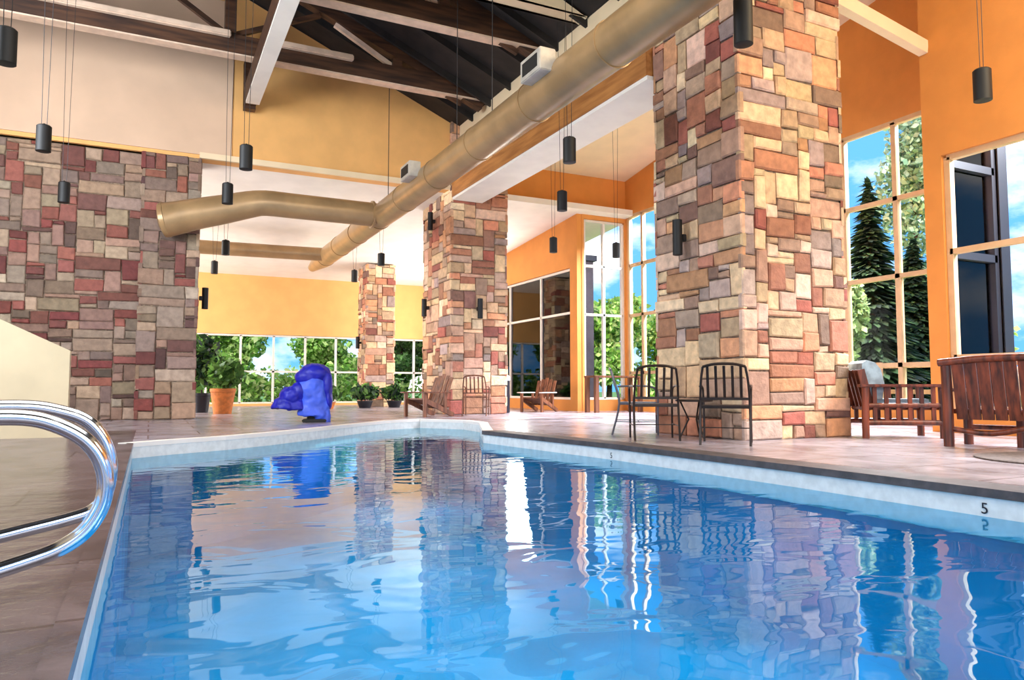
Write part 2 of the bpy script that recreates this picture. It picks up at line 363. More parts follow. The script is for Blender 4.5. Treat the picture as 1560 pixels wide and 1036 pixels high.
def wall_x(name, X, t, y0, y1, z1, openings, m, label):
    """wall in plane X..X+t, openings (ya,yb,za,zb)"""
    mb = MB(); ys = sorted(openings); cur = y0
    for ya, yb, za, zb in ys:
        if ya > cur: mb.box(X, X+t, cur, ya, 0, z1)
        if za > 0: mb.box(X, X+t, ya, yb, 0, za)
        mb.box(X, X+t, ya, yb, zb, z1); cur = yb
    if cur < y1: mb.box(X, X+t, cur, y1, 0, z1)
    return struct(mb.build(name, m), label, 'wall')
def wall_y(name, Y, t, x0, x1, z1, openings, m, label, z0=0):
    mb = MB(); cur = x0
    for xa, xb, za, zb in sorted(openings):
        if xa > cur: mb.box(cur, xa, Y, Y+t, z0, z1)
        if za > z0: mb.box(xa, xb, Y, Y+t, z0, za)
        mb.box(xa, xb, Y, Y+t, zb, z1); cur = xb
    if cur < x1: mb.box(cur, x1, Y, Y+t, z0, z1)
    return struct(mb.build(name, m), label, 'wall')
BAY = 12.0; WL = 10.4
wall_x('wall_window_bay', BAY, .1, 7.06, 17.1, 9.2, [(7.25, 17.0, .3, 5.5)], M['amber'], 'tall orange outer wall of the window bay')
wall_x('wall_right', WL, .2, -6, 7.06, 9.6, [(-4.5, 6.78, .3, 4.07)], M['amber'], 'orange wall at far right with the dark framed view')
wall_x('wall_side', WL, .2, 17.12, 27, 5.6, [(17.5, 26.5, .3, 3.97)], M['amber'], 'orange wall beyond the bay over the dark windows')
wall_y('wall_bay_far', 17.1, .2, 7.87, 12.2, 8.0, [(7.87, 10.55, 0, 5.6), (10.62, 11.97, .3, 5.3)], M['amber'], 'orange wall at the far end of the window bay')
wall_y('wall_bay_near', 6.86, .2, 10.6, 12.1, 9.2, [(10.68, 11.9, .3, 5.3)], M['amber'], 'orange wall at the near end of the window bay')
wall_y('wall_back_garden', 27.0, .25, -5.2, 12.2, 5.6, [(.6, 10.3, 0.08, 2.5)], M['orange'], 'orange wall above the garden windows at the far end')
wall_x('wall_left', -5.4, .2, -6, 27, 7.1, [(-4, 3, .5, 4.5), (5, 12, .5, 4.5), (18, 26, .8, 4.0)], M['cream'], 'cream plaster wall on the left side of the hall')
wall_y('wall_entrance', -6.2, .2, -5.4, 10.6, 9.9, [(-4.5, 4.6, .2, 6.2), (5.2, 10.0, .2, 6.2)], M['cream'], 'cream wall behind the viewer with large window openings')

def window_x(no, X, ys, zs, m, gm, label, w=.07, d=.1, glass=True):
    """frame lying in plane x=X; ys mullion positions, zs rail heights"""
    f = MB()
    for y in ys: f.box(X-d/2, X+d/2, y-w/2, y+w/2, zs[0], zs[-1])
    for z in zs: f.box(X-d/2, X+d/2, ys[0], ys[-1], z-w*.45, z+w*.45)
    o = struct(f.build('window_%d' % no, m), label, 'window')
    if glass:
        for y0, y1 in zip(ys[:-1], ys[1:]):
            MB().box(X-.004, X+.004, y0+w/2, y1-w/2, zs[0]+.02, zs[-1]-.02).build('pane', gm, o)
    return o
def window_y(no, Y, xs, zs, m, gm, label, w=.07, d=.1):
    f = MB()
    for x in xs: f.box(x-w/2, x+w/2, Y-d/2, Y+d/2, zs[0], zs[-1])
    for z in zs: f.box(xs[0], xs[-1], Y-d/2, Y+d/2, z-w*.45, z+w*.45)
    o = struct(f.build('window_%d' % no, m), label, 'window')
    for x0, x1 in zip(xs[:-1], xs[1:]):
        MB().box(x0+w/2, x1-w/2, Y-.004, Y+.004, zs[0]+.02, zs[-1]-.02).build('pane', gm, o)
    return o
ysC = [7.65+1.09*k-.03 for k in range(9)]; ysC = [7.29]+[y for y in ysC if y > 7.6]+[16.96]
window_x(1, BAY+.05, ysC, [.34, 1.05, 2.65, 4.06, 5.46], M['frame'], M['glass'], 'tall grid window of the bay looking onto conifers', .09)
window_x(2, WL+.1, [-4.46, -3.2, -1.9, -.6, .7, 2.0, 3.1, 4.25, 5.5, 6.73], [.34, 1.08, 2.63, 4.03], M['frame'], M['glass'], 'window in the orange wall at the far right edge', .09)
window_x(3, WL+.1, [17.54, 19.3, 21.4, 23.5, 26.46], [.34, 2.72, 3.93], M['framew'], M['glassd'], 'white framed dark window beyond the middle column')
window_y(4, 17.2, [10.66, 11.3, 11.93], [.34, 2.65, 4.0, 5.26], M['framew'], M['glass'], 'white framed narrow window at the far end of the bay')
window_y(5, 6.96, [10.71, 11.86], [.34, 2.65, 4.04, 5.26], M['framed'], M['glassb'], 'dark framed blue tinted window at the near end of the bay', .13, .16)
window_y(6, 27.1, [.64, 1.7, 2.8, 3.9, 5.0, 6.1, 7.2, 7.9, 9.1, 10.26], [.1, 1.2, 2.46], M['framew'], M['glass'], 'row of garden windows under the orange far wall')

# guard wall at the left
struct(MB().prism([(-4.2, 0), (-.95, 0), (-.95, 1.13), (-1.7, 1.5), (-4.2, 2.7)], 'y', 11.2, 11.4).build('wall_guard', M['guard']), 'cream stair guard wall with a slanted top at left', 'wall')

# ------------------------------------------------------------------ roof, ceilings, beams
rf = MB()
rf.add([(.8, -6, zr(.8)+.05), (6.75, -6, zr(6.75)), (6.75, 16.7, zr(6.75)), (.8, 16.7, zr(.8)+.05), (.8, -6, zr(.8)+.2), (6.75, -6, zr(6.75)+.15), (6.75, 16.7, zr(6.75)+.15), (.8, 16.7, zr(.8)+.2)],
       [(0, 1, 2, 3), (4, 5, 6, 7), (0, 1, 5, 4), (2, 3, 7, 6), (1, 2, 6, 5)])
rf.add([(.8, -6, zr(.8)+.05), (-5.4, -6, zr(-5.4)), (-5.4, 16.7, zr(-5.4)), (.8, 16.7, zr(.8)+.05), (.8, -6, zr(.8)+.2), (-5.4, -6, zr(-5.4)+.15), (-5.4, 16.7, zr(-5.4)+.15), (.8, 16.7, zr(.8)+.2)],
       [(0, 1, 2, 3), (4, 5, 6, 7), (0, 1, 5, 4), (2, 3, 7, 6), (1, 2, 6, 5)])
for k in range(22):       # rafters belong to the ceiling's surface pattern
    y = -5.5+k*1.0
    rf.bar((.8, y, zr(.8)-.02), (6.7, y, zr(6.7)-.06), .07, .16); rf.bar((.8, y, zr(.8)-.02), (-5.3, y, zr(-5.3)-.06), .07, .16)
struct(rf.build('ceiling', M['darkroof']), 'dark raftered roof over the pool hall', 'ceiling')
far = MB()
cz = lambda y: 5.47-(y-16.5)*.0857
for (xa, xb, ya, yb) in ((-5.4, 12.2, 16.74, 27.2),):
    far.add([(x, y, cz(y)+dz) for dz in (0, .15) for x, y in ((xa, ya), (xb, ya), (xb, yb), (xa, yb))], [(0, 1, 2, 3), (4, 7, 6, 5), (0, 4, 5, 1), (1, 5, 6, 2), (2, 6, 7, 3), (3, 7, 4, 0)])
struct(far.build('ceiling_lounge', M['white']), 'low white sloping ceiling beyond the gable wall', 'ceiling')
az = lambda y: 6.5+(17.1-y)*.17
ai = MB().add([(x, y, az(y)+dz) for dz in (0, .15) for x, y in ((7.22, -6), (12.2, -6), (12.2, 17.3), (7.22, 17.3))], [(0, 1, 2, 3), (4, 7, 6, 5), (0, 4, 5, 1), (1, 5, 6, 2), (2, 6, 7, 3), (3, 7, 4, 0)])
struct(ai.build('ceiling_aisle', M['cream']), 'cream ceiling over the window side of the hall', 'ceiling')
struct(MB().box(6.6, 7.2, -6, 6.8, 6.95, 9.8).build('wall_clerestory', M['cream']), 'cream wall above the near column line', 'wall')
for (ya, yb, lab) in ((8.56, 16.3, 'between the near and middle columns'),):
    b = MB().box(6.4, 7.2, ya, yb, 5.22, 5.75)
    b = struct(b.build('trim_8' if ya < 0 else 'trim_9', M['glulam']), 'brown timber edge beam '+lab, 'beam')
    MB().box(6.42, 7.2, ya, yb, 5.16, 5.22).build('soffit', M['white'], b)
    MB().box(6.6, 7.2, ya, yb, 5.75, 7.3).build('beam_wall', M['cream'], b)
struct(MB().box(11.9, 12.13, 6.84, 7.12, -.03, 9.2).build('trim_14', M['framed']), 'dark outer corner post of the window bay', 'post')
struct(MB().bar((8.36, 6.98, 6.12), (10.4, 6.98, 5.78), .14, .2).build('trim_10', M['cream']), 'cream sloping tie beam from the near column to the right wall', 'beam')
# ridge-side beam running along the hall
b = struct(MB().box(1.62, 1.86, -5.9, 16.3, 6.62, 7.0).build('trim_12', M['darkwood']), 'dark timber beam running along the hall under the trusses', 'beam')
MB().box(1.63, 1.9, -5.9, 15.9, 6.57, 6.62).build('flange', M['white'], b)  # white stands in for light from the water on the underside
MB().bar((1.74, 16.34, 7.6), (1.74, 16.24, 6.55), .24, .16).build('bracket', M['darkwood'], b)
# trusses
def truss(y, label, zc=7.0, pale=True):
    t = empty('roof_truss', (0, y, zc), label=label, cat='truss', group='dark timber roof trusses')
    MB().box(-4.6, 6.5, -.11, .11, .03, .42, .01).build('bottom_chord', M['darkwood'], t)
    MB().box(-4.6, 6.5, -.14, .1, 0, .03).build('flange', M['pale'], t)
    for s in (1, -1):
        e = 6.5 if s > 0 else -4.9
        MB().bar((.8, 0, zr(.8)-zc-.22), (e, 0, zr(e)-zc-.1), .2, .26).build('top_chord', M['darkwood'], t)
    for x in (-2.2, 1.2, 4.5):
        MB().bar((x, 0, .42), (x, 0, zr(x)-zc-.3), .2, .26).build('post', M['darkwood'], t)
    for xa, xb in ((-.6, 1.1), (2.9, 1.3), (3.2, 4.4), (6.0, 4.6)):
        f = min(zr(xa)-zc-.35, 1.9 if abs(xb-1.2) < .2 else 1.2)
        MB().bar((xb, 0, .45), (xa if abs(xb-1.2) > .2 or True else xa, 0, f), .09, .09).build('web', M['pale'] if xa == 3.2 else M['darkwood'], t)
    return t
truss(14.75, 'roof truss nearest the orange gable wall, pale lower edge')
t2 = truss(11.98, 'second roof truss from the gable wall, crossing above the duct register')
truss(6.0, 'roof truss over the near pool, above the frame')
L0 = MB().box(-2.6, 1.2, 14.5, 14.62, 7.3, 7.42, .02).build('lit_edge_strip', M['pale']); tag(L0, 'pale strip for the lit chord edge on the left half of the farthest truss', 'lit edge strip', 'pale strips for lit truss edges')  # pale strips paint the lit upper edge of the chord
L1 = MB().box(1.95, 3.55, 14.5, 14.62, 7.3, 7.42, .02).build('lit_edge_strip', M['pale']); tag(L1, 'short pale strip for the lit chord edge of the farthest truss right of the long dark beam', 'lit edge strip', 'pale strips for lit truss edges')
struct(MB().prism([(-5.2, 7.0), (6.55, 7.0), (6.55, zr(6.55)-.05), (.8, zr(.8)-.02), (-5.2, zr(-5.2)-.05)], 'y', 10.4, 10.68).build('trim_13', M['cream']), 'cream bulkhead panel under the roof at the top edge', 'bulkhead')

# ------------------------------------------------------------------ ducts
DX, DZ, DR = 4.5, 4.44, .265
d = MB().tube([(DX, -5.8+k*.72, DZ) for k in range(41)][:1]+[(DX, -5.8, DZ), (DX, 21.8, DZ), (DX-.02, 22.6, DZ-.02), (DX-.02, 23.3, DZ-.04)], [DR, DR, DR, DR*.75, DR*.5], 28)
du = d.build('air_duct', M['duct'], smooth=SA)
tag(du, 'long round tan air duct over the right pool edge with branches to the left pier', 'duct')
for k in range(15):
    y = -4.5+k*1.85
    MB().tube([(DX, y-.02, DZ), (DX, y+.02, DZ)], DR+.012, 28).build('duct_band', M['duct'], du, smooth=SA)
for y in (7.8, 12.75, 2.4):
    r = MB().box(DX-.42, DX-.2, y-.26, y+.26, DZ+.02, DZ+.3, .01).build('register', M['vent'], du)
    MB().box(DX-.43, DX-.415, y-.19, y+.19, DZ+.08, DZ+.24).build('grille', M['black'], r)
for y in (9.82, 11.24, 4.0, 15.2):
    MB().tube([(DX, y, DZ+DR-.01), (DX, y, zr(DX)-.05)], .008, 6).build('hanger', M['wire'], du)
p = smooth_path([(DX-.15, 15.68, DZ), (3.6, 15.67, DZ), (2.6, 15.66, DZ), (2.05, 15.66, DZ), (1.75, 15.7, DZ-.05), (1.3, 15.8, DZ-.17), (.75, 15.9, DZ-.31), (.4, 15.98, DZ-.41), (.2, 16.02, DZ-.46)], 3)
m_ = len(p); d2 = MB().tube(p, [.26+.09*max(0, (i/(m_-1)-.42)/.58) for i in range(m_)], 28).build('branch_duct', M['duct'], du, smooth=SA)
MB().tube([(.21, 16.02, DZ-.455), (.13, 16.04, DZ-.475), (.1, 16.05, DZ-.48)], [.355, .34, .22], 28).build('duct_cap', M['duct'], d2, smooth=SA)
MB().tube([(DX-.24, 15.68, DZ), (DX-.2, 15.68, DZ)], .3, 28).build('collar', M['duct'], d2, smooth=SA)
d3 = MB().tube([(.3, 21.4, DZ), (1.5, 21.35, DZ), (3.3, 21.2, DZ), (4.2, 21.1, DZ), (DX, 21.05, DZ)], .19, 24).build('branch_duct', M['duct'], du, smooth=SA)

# ------------------------------------------------------------------ pendants and sconces
def ceil_z(x, y):
    if y > 16.7: return cz(y)
    return az(y) if x > 7.2 else (5.16 if x > 6.38 else zr(x)-.1)
pend = [
 (-1.31, 8.19, .30, 'black cylinder pendant cut by the left picture edge near the top'),
 (-1.32, 11.03, .33, 'black cylinder pendant hanging at the top of the stone wall, left'),
 (1.12, 10.71, .33, 'black cylinder pendant just below the end of the long dark beam'),
 (1.07, 12.88, .33, 'black cylinder pendant in front of the bend of the branch duct'),
 (-1.36, 13.99, .33, 'black cylinder pendant in front of the left stone wall, lower of the two there'),
 (1.48, 17.96, .33, 'small black pendant in front of the thin far duct'),
 (1.47, 21.08, .33, 'tiny black pendant just below the white ceiling left of the thin far duct'),
 (5.14, 17.91, .3, 'tiny black pendant above the top of the slim far column'),
 (5.22, 20.93, .33, 'tiny black pendant left of the slim far column top'),
 (5.02, 8.44, .33, 'black cylinder pendant in front of the bright beam soffit between the columns'),
 (6.3, 10.85, .33, 'middle black pendant of the string between the near and middle columns'),
 (8.1, 14.35, .33, 'lowest black pendant in front of the orange wall beside the middle column'),
 (9.74, 14.26, .33, 'black pendant in front of the bright bay window left of the near column'),
 (4.95, 5.1, .44, 'large black pendant at the top edge over the near column'),
 (7.86, 4.64, .33, 'black pendant hanging before the orange wall at the top right'),
]
pr = None; lamps = []
for i, (x, y, h, lab) in enumerate(pend):
    r = .088; zc = 4.1 if x == 4.95 else 3.85
    t = empty('pendant_lamp', (x, y, zc-h/2), label=lab, cat='pendant lamp', group='black cylinder pendants over the pool hall')
    if pr is None:
        pr = MB().lathe([(r-.012, 0), (r, .004), (r, .33), (r-.015, .345), (.03, .35), (.012, .37)], n=24).build('lamp_shade', M['black'], t, smooth=SA)
    else:
        c = pr.copy(); COL.objects.link(c); c.parent = t; c.scale.z = h/.33
    z0 = h+.02; L = ceil_z(x, y)-(zc-h/2)
    cab = MB()
    for s in (-1, 1): cab.tube([(.03*s, 0, z0), (.075*s, 0, L)], .004, 5)
    cab.build('cable', M['wire'], t)
    lamps.append((x, y, zc-h/2))
def sconce(x, y, z, h, face, lab):
    rz = {'-y': 0, '-x': -PI/2, '+x': PI/2}[face]
    t = empty('wall_sconce', (x, y, z), rz, label=lab, cat='wall lamp', group='black cylinder wall sconces on the stone')
    MB().lathe([(.055, 0), (.065, .004), (.065, h), (.05, h+.004)], (0, -.12, 0), 20).build('lamp_shade', M['black'], t, smooth=SA)
    MB().box(-.05, .05, -.07, 0, h*.4, h*.6, .008).build('wall_bracket', M['black'], t)
sconce(6.47, 7.84, 2.43, .48, '-x', 'black cylinder sconce on the shaded side of the near stone column')
sconce(7.09, 16.27, 2.3, .48, '-y', 'black sconce low on the front face of the middle stone column')
sconce(6.35, 17.33, 4.6, .45, '-x', 'upper black sconce on the left side of the middle stone column')
sconce(6.35, 17.75, 2.45, .45, '-x', 'lower black sconce on the left side of the middle stone column')
sconce(8.38, 7.1, 3.2, .42, '+x', 'black sconce peeking past the right side of the near column')
sconce(.88, 16.75, 2.3, .45, '+x', 'black sconce at the corner of the left stone pier')
sconce(6.37, 24.5, 1.95, .4, '-x', 'small black sconce low on the slim far column')

# ------------------------------------------------------------------ grab rails
def rail(pts, y, lab):
    P = [(x, 0, z) for x, z in pts]
    t = empty('grab_rail', (0, y, 0), label=lab, cat='grab rail', group='polished steel pool grab rails')
    MB().tube(smooth_path(P), .0215, 16).build('tube', M['chrome'], t, smooth=SA)
    for x in (P[0][0], P[-1][0]): MB().lathe([(.05, 0), (.05, .008), (.03, .018), (.022, .02)], (x, 0, 0), 20).build('base_flange', M['chrome'], t, smooth=SA)
rail([(-1.25, 0.0), (-1.25, .1), (-1.22, .3), (-1.1, .46), (-.9, .54), (-.6, .57), (-.4, .572), (-.29, .57), (-.22, .55), (-.155, .51), (-.115, .455), (-.1, .39), (-.11, .325), (-.145, .265), (-.2, .225), (-.27, .2), (-.4, .165), (-.55, .13), (-.66, .08), (-.69, 0)], 2.3, 'nearer polished steel grab rail with the lower loop end at left')
rail([(-1.35, 0.0), (-1.35, .1), (-1.32, .3), (-1.2, .47), (-1.0, .55), (-.7, .585), (-.5, .588), (-.35, .588), (-.27, .575), (-.19, .545), (-.14, .49), (-.113, .42), (-.11, .35), (-.125, .285), (-.16, .245), (-.22, .225), (-.31, .205), (-.45, .175), (-.6, .14), (-.72, .08), (-.75, 0)], 2.8, 'farther polished steel grab rail seen behind the nearer one at left')

# ------------------------------------------------------------------ pool lift under blue cover
lift = empty('pool_lift', (2.68, 14.1, 0), math.radians(-14), label='pool lift chair hidden under a shiny royal blue cover at the far pool end', cat='pool lift')
def blob(parts, name, m, parent, vox=.03, wob=.02, seed=0):
    bm = bmesh.new()
    for (c, s, kind) in parts:
        if kind == 's': r = bmesh.ops.create_uvsphere(bm, u_segments=20, v_segments=12, radius=1)
        else: r = bmesh.ops.create_cone(bm, segments=20, radius1=1, radius2=kind, depth=2, cap_ends=True)
        for v in r['verts']: v.co = Vector((c[0]+v.co.x*s[0], c[1]+v.co.y*s[1], c[2]+v.co.z*s[2]))
    me = bpy.data.meshes.new(name); bm.to_mesh(me); bm.free(); me.materials.append(m)
    o = bpy.data.objects.new(name, me); COL.objects.link(o)
    r = o.modifiers.new('r', 'REMESH'); r.mode = 'VOXEL'; r.voxel_size = vox; r.use_smooth_shade = True
    s = o.modifiers.new('s', 'SMOOTH'); s.iterations = 3; s.factor = .6
    tx = bpy.data.textures.new('folds', 'CLOUDS'); tx.noise_scale = .22
    dm = o.modifiers.new('d', 'DISPLACE'); dm.texture = tx; dm.strength = wob; dm.mid_level = .5
    if parent: o.parent = parent
    return o
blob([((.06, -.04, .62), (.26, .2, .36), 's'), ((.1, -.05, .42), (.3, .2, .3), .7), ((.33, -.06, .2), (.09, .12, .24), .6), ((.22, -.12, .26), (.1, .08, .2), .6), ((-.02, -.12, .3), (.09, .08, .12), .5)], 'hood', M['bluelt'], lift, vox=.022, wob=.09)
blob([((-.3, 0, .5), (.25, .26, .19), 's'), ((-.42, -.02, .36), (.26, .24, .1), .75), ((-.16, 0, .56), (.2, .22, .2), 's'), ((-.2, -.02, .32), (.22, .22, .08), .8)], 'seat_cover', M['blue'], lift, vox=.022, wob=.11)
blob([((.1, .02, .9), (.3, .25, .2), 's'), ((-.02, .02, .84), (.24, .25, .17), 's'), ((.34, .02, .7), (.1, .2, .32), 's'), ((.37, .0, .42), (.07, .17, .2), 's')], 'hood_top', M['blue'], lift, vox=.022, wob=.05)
MB().box(-.1, .34, -.22, .22, 0, .06, .015).build('base_plate', M['black'], lift)
MB().bar((.05, 0, .05), (.08, 0, .5), .14).build('mast', M['black'], lift)
MB().bar((-.05, -.1, .1), (-.2, -.1, .3), .05).build('footrest', M['chrome'], lift)

# ------------------------------------------------------------------ furniture
def metal_chair(loc, rz, lab, m, group):
    t = empty('bistro_chair', loc, rz, label=lab, cat='chair', group=group)
    W, D = .27, .26       # faces -y; back at +y
    for s in (-1, 1):
        MB().tube(smooth_path([(s*W, -D, 0), (s*W, -D, .3), (s*W*1.02, -D, .58), (s*W*1.04, -D+.06, .65), (s*W*1.04, 0, .67), (s*W, D+.02, .66)], 4), .013, 8).build('leg', m, t, smooth=SA)
        MB().tube(smooth_path([(s*W, D+.1, 0), (s*W, D, .42), (s*W*.95, D+.06, .7), (s*W*.85, D+.11, .88)], 4), .014, 8).build('leg', m, t, smooth=SA)
    MB().box(-W, W, -D, D+.01, .41, .445, .012).build('seat', m, t)
    b = MB().tube(smooth_path([(-W*.85, D+.11, .88), (-.1, D+.13, .91), (.1, D+.13, .91), (W*.85, D+.11, .88)], 4), .016, 8)
    MB().bar((-W*.97, D+.02, .52), (W*.97, D+.02, .52), .02, .03).build('lower_rail', m, t)
    b = b.build('back_rail', m, t, smooth=SA)
    for k in range(5):
        x = (k-2)*.09
        MB().bar((x, D+.02, .52), (x, D+.12, .89), .03, .01).build('slat', m, b)
    MB().bar((-W, 0, .18), (W, 0, .18), .012).bar((-W, -D, .18), (-W, D+.06, .18), .012).bar((W, -D, .18), (W, D+.06, .18), .012).build('stretcher', m, t)
    return t
GC = 'dark metal chairs beside the near column'
metal_chair((6.02, 6.6, 0), math.radians(135), 'dark metal slat-back chair nearest the front corner of the near column', M['chairmetal'], GC)
metal_chair((5.72, 7.58, 0), math.radians(150), 'middle dark metal chair before the shaded side of the near column', M['chairmetal'], GC)
metal_chair((6.15, 8.5, 0), math.radians(55), 'grey metal armchair turned sideways, left of the near column', M['chairgrey'], GC)
metal_chair((6.75, 15.6, 0), math.radians(150), 'brown metal chair in front of the middle stone column', M['brownwood'], 'chairs by the middle column')
t = empty('side_table', (6.12, 7.28, 0), label='low round dark side table between the two dark metal chairs', cat='table')
MB().lathe([(.2, .47), (.23, .475), (.23, .495), (.2, .5)], n=28).build('table_top', M['chairmetal'], t, smooth=SA)
for k in range(3):
    a = k*2*PI/3+.5; MB().tube([(.19*math.cos(a), .19*math.sin(a), 0), (.07*math.cos(a), .07*math.sin(a), .25), (.17*math.cos(a), .17*math.sin(a), .475)], .011, 8).build('leg', M['chairmetal'], t)
def adirondack(loc, rz, lab, m, ma, s=1):
    t = empty('lounge_chair', loc, rz, label=lab, cat='chair', group='wooden lounge chairs by the far columns'); t.scale = (s, s, s)
    for sx in (-1, 1):
        MB().box(sx*.33-.03, sx*.33+.03, -.36, -.28, 0, .52, .006).build('leg', m, t)
        MB().bar((sx*.33, .5, .03), (sx*.33, -.3, .36), .05, .1).build('leg', m, t)
        MB().box(sx*.36-.07, sx*.36+.07, -.42, .34, .52, .55, .008).build('armrest', ma, t)
        MB().box(sx*.33-.025, sx*.33+.025, .22, .29, .18, .52).build('leg', m, t)
    MB().add([(-.3, -.3, .38), (.3, -.3, .38), (.3, .28, .2), (-.3, .28, .2), (-.3, -.3, .41), (.3, -.3, .41), (.3, .28, .23), (-.3, .28, .23)], [(0, 1, 2, 3), (4, 5, 6, 7), (0, 1, 5, 4), (1, 2, 6, 5), (2, 3, 7, 6), (3, 0, 4, 7)]).build('seat', m, t)
    b = MB()
    for k in range(5):
        x = (k-2)*.12; h = .95-.04*abs(k-2)
        b.bar((x, .24, .18), (x*1.1, .52, h), .1, .022)
    b.build('backrest', m, t)
adirondack((5.55, 15.6, 0), math.radians(-70), 'dark wooden lounge chair left of the middle stone column', M['brownwood'], M['brownwood'], 1.0)
adirondack((9.3, 17.35, 0), math.radians(-60), 'brown lounge chair with white armrests in front of the dark window', M['brownwood'], M['whitewood'], .95)
bin_ = empty('waste_bin', (8.12, 16.95, 0), label='narrow dark bin with pale lid beside the middle column', cat='bin')
MB().lathe([(.13, 0), (.14, .02), (.14, .82)], n=20).build('body', M['framed'], bin_, smooth=SA)
MB().lathe([(.15, .82), (.15, .9), (.08, .98), (.02, 1.0)], n=20).build('lid', M['whitewood'], bin_, smooth=SA)
tb = empty('console_table', (10.95, 16.2, 0), label='tall brown console table in the window bay left of the near column', cat='table')
MB().box(-.75, .75, -.28, .28, .9, .95, .01).build('table_top', M['brownwood'], tb)
for sx in (-.68, .68):
    for sy in (-.22, .22): MB().box(sx-.05, sx+.05, sy-.05, sy+.05, 0, .9).build('leg', M['brownwood'], tb)
# rustic log armchair seen from the side
GL = 'rustic red-brown log chairs at right'
t = empty('log_armchair', (8.76, 6.5, 0), math.radians(-30), label='rustic log armchair seen from the side with a slate blue cushion', cat='chair', group=GL)
LW = M['logwood']
for y in (-.3, .3):
    MB().tube([(-.46, y, 0), (-.46, y, .3), (-.45, y, .66)], .045, 10).build('leg', LW, t, smooth=SA)
    MB().tube([(.5, y, 0), (.5, y, .3), (.49, y, .66)], .045, 10).build('leg', LW, t, smooth=SA)
    MB().box(-.54, .56, y-.06, y+.06, .65, .69, .012).build('armrest', LW, t)
    r = MB().tube([(-.46, y, .2), (.5, y, .2)], .035, 10).tube([(-.46, y, .42), (.5, y, .42)], .03, 10).build('side_rail', LW, t, smooth=SA)
    for k in range(6):
        x = -.34+k*.145; MB().bar((x, y, .2), (x, y, .66), .05, .025).build('slat', LW, r)
MB().box(-.42, .48, -.27, .27, .36, .4, .01).build('seat', LW, t)
bk = MB()
for k in range(5): bk.bar((-.36, -.24+k*.12, .36), (-.6+.12, -.24+k*.12, .88), .09, .03)
bk.build('backrest', LW, t)
cu = MB().box(-.34, .42, -.25, .25, .4, .5, .05).build('seat_cushion', M['cushion'], t, smooth=SA)
cu2 = MB().prism([(-.38, .5), (-.22, .5), (-.19, .7), (-.23, .88), (-.3, .97), (-.4, 1.0), (-.46, .96), (-.47, .86)], 'y', -.25, .25).build('back_cushion', M['cushion'], t, smooth=SA)
# log bench seen from behind
t = empty('log_bench', (8.37, 4.61, 0), math.radians(-75), label='rustic log loveseat seen from behind at the right edge', cat='bench', group=GL)
for x in (-.68, .68):
    MB().tube([(x, -.28, 0), (x, -.27, .4), (x*1.0, -.3, .92)], .055, 10).build('leg', LW, t, smooth=SA)
    MB().tube([(x*.95, .24, 0), (x*.95, .24, .62)], .05, 10).build('leg', LW, t, smooth=SA)
    MB().box(x-.07, x+.07, -.3, .3, .6, .64, .012).build('armrest', LW, t)
MB().box(-.66, .66, -.2, .28, .36, .41, .01).build('seat', LW, t)
b = MB()
for k in range(10):
    x0 = -.62+k*.124; b.bar((x0+.062, -.2, .3), (x0+.062, -.33, .93), .112, .025)
b = b.build('backrest', LW, t)
MB().tube(smooth_path([(-.74, -.34, .92), (-.3, -.35, .955), (.3, -.35, .955), (.74, -.34, .92)], 4), .04, 10).build('top_rail', LW, b, smooth=SA)
MB().tube(smooth_path([(-.68, -.26, .2), (-.25, -.3, .16), (.25, -.3, .27), (.68, -.26, .26)], 4), .03, 10).tube([(-.66, .24, .2), (.66, .24, .2)], .03, 10).build('stretcher', LW, t, smooth=SA)
MB().tube([(-.1, .1, 0), (-.1, .1, .36)], .04, 10).build('leg', LW, t, smooth=SA)
tag(MB().lathe([(.7, 0), (.7, .012), (.66, .018)], (7.35, 3.75, .001), 48).build('deck_patch', M['patch']), 'round grey brown patch on the deck at the right edge', 'mat')  # flat round patch, darker than the deck around it
tag(MB().box(6.3, 8.6, 13.1, 13.2, .001, .006).build('floor_drain', M['nosing']), 'dark slot drain in the deck before the middle column', 'drain')

# ------------------------------------------------------------------ plants
def leaves(blobs, n, size, cols, seed, elong=1.6, shell=.5):
    rnd = random.Random(seed); mb = MB()
    tot = sum(b[1][0]*b[1][1]*b[1][2] for b in blobs)**(1) or 1
    for c, s in blobs:
        m = int(n*s[0]*s[1]*s[2]/tot)+4
        for _ in range(m):
            v = Vector((rnd.gauss(0, 1), rnd.gauss(0, 1), rnd.gauss(0, 1))).normalized()*(shell+(1-shell)*rnd.random())
            p = Vector((c[0]+v.x*s[0], c[1]+v.y*s[1], c[2]+v.z*s[2]))
            a = Vector((rnd.gauss(0, 1), rnd.gauss(0, 1), rnd.gauss(0, 1))).normalized()
            b = a.cross(Vector((rnd.gauss(0, 1), rnd.gauss(0, 1), rnd.gauss(0, 1)))).normalized()
            bb = rnd.uniform(.75, 1.2); q = size*rnd.uniform(.6, 1.3); p.z = max(p.z, q*elong*.7+.16)
            mb.add([p-a*q*elong*.5, p+b*q*.5, p+a*q*elong*.5, p-b*q*.5], [(0, 1, 2, 3)], lin(tuple(x*bb for x in rnd.choice(cols))))
    return mb
G_L = [(150, 196, 92), (176, 214, 120), (118, 170, 72), (204, 226, 150)]
G_M = [(86, 132, 60), (112, 156, 74), (70, 110, 52)]
G_D = [(34, 58, 42), (46, 74, 48), (26, 44, 40), (60, 90, 60)]
